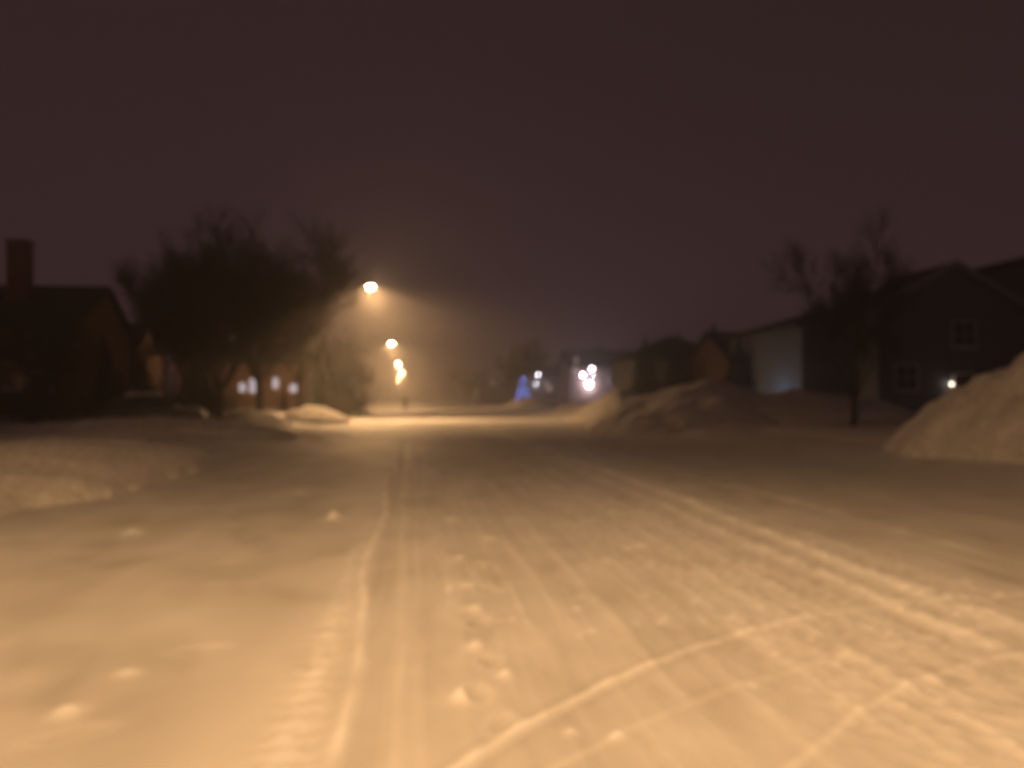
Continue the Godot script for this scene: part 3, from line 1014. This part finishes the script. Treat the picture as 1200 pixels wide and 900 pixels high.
func build_houses() -> void:
	var shingle := grainy(mat("shingle", Color(0.055, 0.05, 0.05), 0.95), 0.8, 0.6, 1.0, 31)
	var dark_pane := mat("dark_pane", Color(0.012, 0.012, 0.014), 0.12)
	var brick_wall := grainy(mat("wall_brown", Color(0.15, 0.09, 0.07), 0.95), 0.6, 0.75, 1.0, 32)
	var grey_wall := grainy(mat("wall_grey", Color(0.2, 0.2, 0.21), 0.9), 0.6, 0.8, 1.0, 33)
	var pale_wall := grainy(mat("wall_pale", Color(0.3, 0.31, 0.33), 0.9), 0.6, 0.85, 1.0, 34)
	var white_glow := glow("window_cool", Color(0.86, 0.82, 1.0), 0.75)
	var amber_glow := glow("window_amber", Color(1.0, 0.42, 0.18), 0.02)
	var pink_glow := glow("window_rose", Color(1.0, 0.66, 0.55), 0.5)
	var p: Vector3
	var h: Node3D
	var roof: Node3D
	# left, chimney house
	p = px(93, 468, 46.0)
	var q := px(20, 350, 46.0)
	h = thing("house", Vector3(p.x - 6.1, 0.3, -46.0), 0.0, "two-storey house with a tall chimney standing behind the low lit snowbank", "house", "houses along the street")
	roof = house_shell(h, 11.6, 9.0, 4.9, 7.2, "side_gable", brick_wall, shingle, 0.3)
	chimney(roof, Vector3(q.x - 0.95 - h.position.x, 5.4, -2.6), 0.95, 4.0)
	for x in [-3.6, -0.4]: window(h, Vector3(x, 3.9, 0.0), 1.2, 1.3, dark_pane)
	window(h, Vector3(4.1, 3.9, 0.0), 0.7, 0.9, dark_pane)
	window(h, Vector3(px(16, 440, 46.0).x - h.position.x, 2.4, 0.0), 0.9, 1.25, amber_glow, 0.0, "lit_pane")
	door(h, Vector3(4.3, 0.5, 0.0), 0.95, 2.05, mat("door_dark", Color(0.06, 0.03, 0.02), 0.5))
	# left, low house beside it
	p = px(122, 468, 62.0)
	h = thing("house", Vector3(p.x - 1.0, 0.3, -62.0), 0.0, "small low house between the chimney house and the bare trees", "house", "houses along the street")
	house_shell(h, 5.6, 7.0, 4.2, 6.5, "side_gable", brick_wall, shingle, 0.2)
	window(h, Vector3(-1.2, 2.2, 0), 1.1, 1.2, dark_pane)
	window(h, Vector3(1.2, 2.2, 0), 1.1, 1.2, dark_pane)
	# left, house with white windows behind the trees
	p = px(300, 468, 88.0)
	h = thing("house", Vector3(p.x - 0.8, 0.3, -88.0), 0.0, "house with several white lit windows seen through the bare trees", "house", "houses along the street")
	roof = house_shell(h, 13.0, 9.0, 4.9, 6.9, "side_gable", brick_wall, shingle)
	chimney(roof, Vector3(3.5, 6.0, -4.5), 0.8, 2.2)
	for w in [[284, 454, 0.5, 0.75], [296, 452, 0.45, 1.25], [323, 449, 0.45, 0.9], [344, 455, 0.6, 0.65]]:
		var c := px(w[0], w[1], 88.0)
		window(h, Vector3(c.x - h.position.x, c.y - 0.3, 0.0), w[2], w[3], white_glow, 0.0, "lit_pane")
	window(h, Vector3(-4.6, 2.4, 0.0), 1.0, 1.2, dark_pane)
	door(h, Vector3(-3.2, 0.5, 0.0), 0.95, 2.05, mat("door_dark", Color(0.06, 0.03, 0.02)))
	# right, big house with the porch lamp
	p = px(1225, 468, 47.0)
	h = thing("house", Vector3(p.x, 0.3, -47.0), 0.0, "large gabled house with a porch lamp behind the tallest snow heap", "house", "houses along the street")
	var blue_wall := grainy(mat("wall_blue", Color(0.15, 0.17, 0.2), 0.9), 0.6, 0.8, 1.0, 35)
	var left := px(940, 468, 47.0).x
	var half := p.x - left
	house_shell(h, half * 2.0, 11.0, 5.4, 9.4, "front_gable", blue_wall, shingle, 0.5)
	rake_board(h, half * 2.0, 5.4, 9.4, 0.5, mat("fascia_dark", Color(0.05, 0.04, 0.04), 0.8), "fascia")
	for x in [-8.2, -6.2, 4.0]: window(h, Vector3(x, 2.4, 0.0), 1.2, 1.35, dark_pane)
	window(h, Vector3(2.0, 6.3, 0.0), 1.2, 1.2, dark_pane)
	# its front wing: a lower gable with a pale rake
	var wing := Node3D.new()
	wing.name = "front_wing"
	h.add_child(wing)
	var wl := px(1022, 352, 43.0)
	var wr := px(1196, 384, 43.0)
	var wp := px(1128, 309, 43.0)
	wing.position = Vector3((wl.x + wr.x) / 2.0 + 0.3 - h.position.x, 0.0, 4.0)
	house_shell(wing, wr.x - wl.x, 4.4, wl.y - 0.6, wp.y - 0.4, "front_gable", blue_wall, shingle, 0.35)
	rake_board(wing, wr.x - wl.x, wl.y - 0.6, wp.y - 0.4, 0.35, pale_wall, "pale_fascia")
	window(wing, Vector3(px(1062, 440, 43.0).x - h.position.x - wing.position.x, 2.4, 0.0), 1.1, 1.2, dark_pane)
	window(wing, Vector3(0.6, 4.6, 0.0), 1.2, 1.2, dark_pane)
	door(wing, Vector3(px(1112, 450, 43.0).x + 0.75 - h.position.x - wing.position.x, 0.5, 0.0), 0.95, 2.05, mat("door_dark", Color(0.06, 0.03, 0.02)))
	p = px(1112, 450, 43.0)
	wall_lamp("porch_lamp", Vector3(p.x, p.y, -43.0 + 0.23), 0.1, Color(1.0, 0.82, 0.66), 22.0, 0.01, "small warm porch lamp by the door of the large gabled house")
	# a garden lamp in the side yard, behind the ploughed bank, lights the side wall from below
	wall_lamp("garden_lamp", Vector3(left - 1.5, 1.75, -49.5), 0.2, Color(0.45, 0.68, 1.0), 8.0, 1.1, "cool white garden lamp on a post beside the large gabled house's side wall")
	# right, the next house along
	p = px(862, 468, 66.0)
	h = thing("house", Vector3(p.x + 4.0, 0.3, -66.0), 0.0, "dark gabled house just behind the large gabled house", "house", "houses along the street")
	house_shell(h, 9.0, 9.0, 4.6, 6.6, "side_gable", brick_wall, shingle, 0.4)
	window(h, Vector3(-2.6, 2.2, 0.0), 1.1, 1.3, dark_pane)
	# right, dark house and its neighbours
	p = px(800, 468, 80.0)
	h = thing("house", Vector3(p.x + 0.3, 0.3, -80.0), 0.0, "unlit dark house beyond the peaked snow heap", "house", "houses along the street")
	roof = house_shell(h, 9.6, 9.0, 5.0, 7.2, "hip", grey_wall, shingle)
	for x in [-3.0, 0.2, 3.0]: window(h, Vector3(x, 2.4, 0.0), 1.1, 1.3, dark_pane)
	# house with white lamps
	p = px(690, 468, 112.0)
	h = thing("house", Vector3(p.x + 2.2, 0.3, -112.0), 0.0, "house hung with a cluster of bright white lamps", "house", "houses along the street")
	house_shell(h, 9.0, 9.0, 5.4, 7.6, "side_gable", brick_wall, shingle)
	for x in [0.8, 3.0]: window(h, Vector3(x, 3.8, 0.0), 1.0, 1.2, dark_pane)
	for w in [[690.5, 450.5, 0.48, 200.0, 0.1, "largest and lowest lamp of the bright white cluster"], [683.5, 439.5, 0.34, 60.0, 0.08, "middle lamp of the bright white cluster"], [694, 432, 0.32, 60.0, 0.08, "topmost lamp of the bright white cluster"], [694.5, 440, 0.16, 60.0, 0.05, "small lamp between the top and lowest of the white cluster"]]:
		var c := px(w[0], w[1], 111.5)
		wall_lamp("flood_lamp", Vector3(c.x, c.y, -112.0 + 0.17 + w[2] * 0.5), w[2], Color(0.88, 0.84, 1.0), w[3], w[4], w[5])
	for w in [[675, 423, 0.25, 0.9], [673.5, 433, 0.4, 0.5]]:
		var c := px(w[0], w[1], 112.0)
		window(h, Vector3(c.x - h.position.x, c.y - 0.3, 0.0), w[2], w[3], pink_glow, 0.0, "lit_pane")
	# house with two white lamps and the blue tree
	p = px(628, 468, 158.0)
	h = thing("house", Vector3(p.x + 2.0, 0.3, -158.0), 0.0, "far house with two small white lamps behind the blue-lit tree", "house", "houses along the street")
	house_shell(h, 10.0, 9.0, 5.2, 7.4, "side_gable", grey_wall, shingle)
	for w in [[631, 439, 0.3, 45.0, "upper small white lamp on the house behind the blue-lit tree"], [628, 449, 0.3, 40.0, "lower small white lamp on the house behind the blue-lit tree"], [623.5, 441, 0.2, 14.0, "faint white lamp next to the upper one behind the blue-lit tree"]]:
		var c := px(w[0], w[1], 157.5)
		wall_lamp("house_lamp", Vector3(c.x, c.y, -158.0 + 0.17 + w[2] * 0.5), w[2], Color(0.9, 0.88, 1.0), w[3], 0.3, w[4])
	for w in [[643.5, 455, 0.7, 0.9], [640, 449, 0.5, 0.6]]:
		var c := px(w[0], w[1], 158.0)
		window(h, Vector3(c.x - h.position.x, c.y - 0.3, 0.0), w[2], w[3], pink_glow, 0.0, "lit_pane")
	# farthest house
	p = px(577, 468, 215.0)
	h = thing("house", Vector3(p.x + 1.0, 0.3, -215.0), 0.0, "farthest house, one faint rosy window, almost lost in haze", "house", "houses along the street")
	house_shell(h, 9.0, 8.0, 4.6, 6.6, "hip", grey_wall, shingle)
	p = px(577, 450, 215.0)
	window(h, Vector3(p.x - h.position.x, p.y - 0.3, 0.0), 0.8, 0.9, pink_glow, 0.0, "lit_pane")

func tree_at(kind: String, u: float, v_top: float, depth: float, wide_px: float, turn: float, label: String) -> void:
	var p := px(u, v_top, depth)
	bare_tree(kind, Vector3(p.x, 0.25, -depth), p.y - 0.25, wide_px * depth / FOCAL, turn, label)

func build_trees() -> void:
	tree_at("spreading", 258, 236, 50.0, 280.0, 0.4, "widest bare tree, dense twigs, standing behind the parked car")
	tree_at("tall", 305, 236, 58.0, 200.0, 5.0, "thickset bare tree between the widest tree and the tall one")
	tree_at("tall", 352, 244, 66.0, 190.0, 2.1, "tall bare tree reaching towards the big bright street lamp")
	tree_at("spreading", 225, 262, 57.0, 190.0, 3.6, "bare tree close behind the widest one, leaning to the low house")
	tree_at("round", 64, 330, 41.0, 130.0, 0.7, "low-crowned bare tree in front of the chimney house")
	tree_at("upright", 196, 270, 74.0, 120.0, 1.0, "bare tree behind the widest one, beside the small low house")
	tree_at("spreading", 398, 372, 108.0, 120.0, 2.9, "bare tree in the haze just beyond the big bright street lamp")
	tree_at("spreading", 998, 232, 38.0, 200.0, 1.2, "slender bare tree in front of the large gabled house")
	tree_at("round", 616, 386, 128.0, 66.0, 0.9, "round-crowned bare tree over the blue-lit holiday tree")
	tree_at("tall", 704, 398, 135.0, 70.0, 0.2, "bare tree behind the house with the white lamps")
	tree_at("round", 770, 386, 96.0, 95.0, 1.7, "bare tree behind the unlit dark house")
	tree_at("upright", 548, 428, 240.0, 60.0, 2.4, "faint bare tree near the end of the street")
	tree_at("tall", 424, 420, 190.0, 50.0, 1.2, "faint bare tree behind the second street lamp")
	var p := px(836, 376, 72.0)
	conifer("spruce", Vector3(p.x, 0.2, -72.0), p.y - 0.2, 2.4, 4, "dark pointed spruce beside the unlit dark house", "spruces in the yards")
	p = px(884, 402, 55.0)
	conifer("spruce", Vector3(p.x - 1.0, 0.2, -55.0), 5.6, 2.0, 14, "short dark spruce beside the bluish side wall", "spruces in the yards")
	for q in [[118, 386, 50.0, 2.2, 51, "blunt dark spruce against the small low house"], [160, 398, 57.0, 2.0, 52, "dark spruce between the small low house and the widest tree"], [232, 402, 62.0, 2.2, 53, "dark spruce standing behind the widest bare tree's trunk"], [400, 400, 82.0, 2.0, 54, "dark spruce beside the gold-lit snow heap"], [372, 412, 80.0, 1.8, 55, "shorter dark spruce next to the lit windows"], [756, 392, 74.0, 2.2, 56, "dark spruce at the near corner of the unlit dark house"], [795, 388, 76.0, 2.3, 57, "dark spruce in front of the unlit dark house"]]:
		p = px(q[0], q[1], q[2])
		conifer("spruce", Vector3(p.x, 0.2, -q[2]), p.y - 0.2, q[3], q[4], q[5], "spruces in the yards")
	for s in [[190, 56.0, 4.5, 3.0, 61, "tall leafless shrub left of the widest tree's trunk"], [262, 68.0, 4.0, 2.4, 62, "leafless shrub just short of the lit windows"], [412, 90.0, 4.0, 3.2, 63, "leafless shrub beside the dark spruce near the lamp"], [150, 62.0, 4.0, 3.2, 41, "leafless shrub beside the small low house"], [235, 60.0, 4.5, 2.4, 42, "leafless shrub under the widest bare tree"], [395, 78.0, 2.6, 1.9, 43, "leafless shrub by the gold-lit snow heap"], [60, 42.5, 4.5, 2.2, 44, "leafless shrub at the front of the chimney house"], [955, 52.0, 3.0, 2.4, 45, "leafless shrub at the corner of the large gabled house"], [425, 124.0, 4.0, 3.0, 46, "leafless shrub far along the kerb beyond the lamp"]]:
		p = px(s[0], 468, s[1])
		shrub(Vector3(p.x, 0.3, -s[1]), Vector3(s[2], s[3], 2.4), s[4], s[5])
	# the blue-lit holiday tree
	p = px(613, 444, 150.0)
	var t := conifer("holiday_tree", Vector3(p.x, 0.2, -150.0), p.y - 0.2, 1.5, 24, "small conifer wrapped in blue string lights before a far house")
	var rng := RandomNumberGenerator.new()
	rng.seed = 77
	var st := new_st()
	var height := p.y - 0.2
	for i in 110:
		var k := i / 110.0
		var a := i * 0.9
		var r := 1.55 * (1.0 - k) + 0.06
		lathe(st, [Vector2(0, 0.05), Vector2(0.05, 0.0), Vector2(0, -0.05)], 5, Vector3(cos(a) * r, 0.12 + k * height + rng.randf_range(-0.1, 0.1) - 0.12 * r, sin(a) * r))
	var bulbs := commit(st, "string_lights", glow("blue_bulb", Color(0.16, 0.3, 1.0), 28.0), t)
	bulbs.set_meta("kind", "stuff")
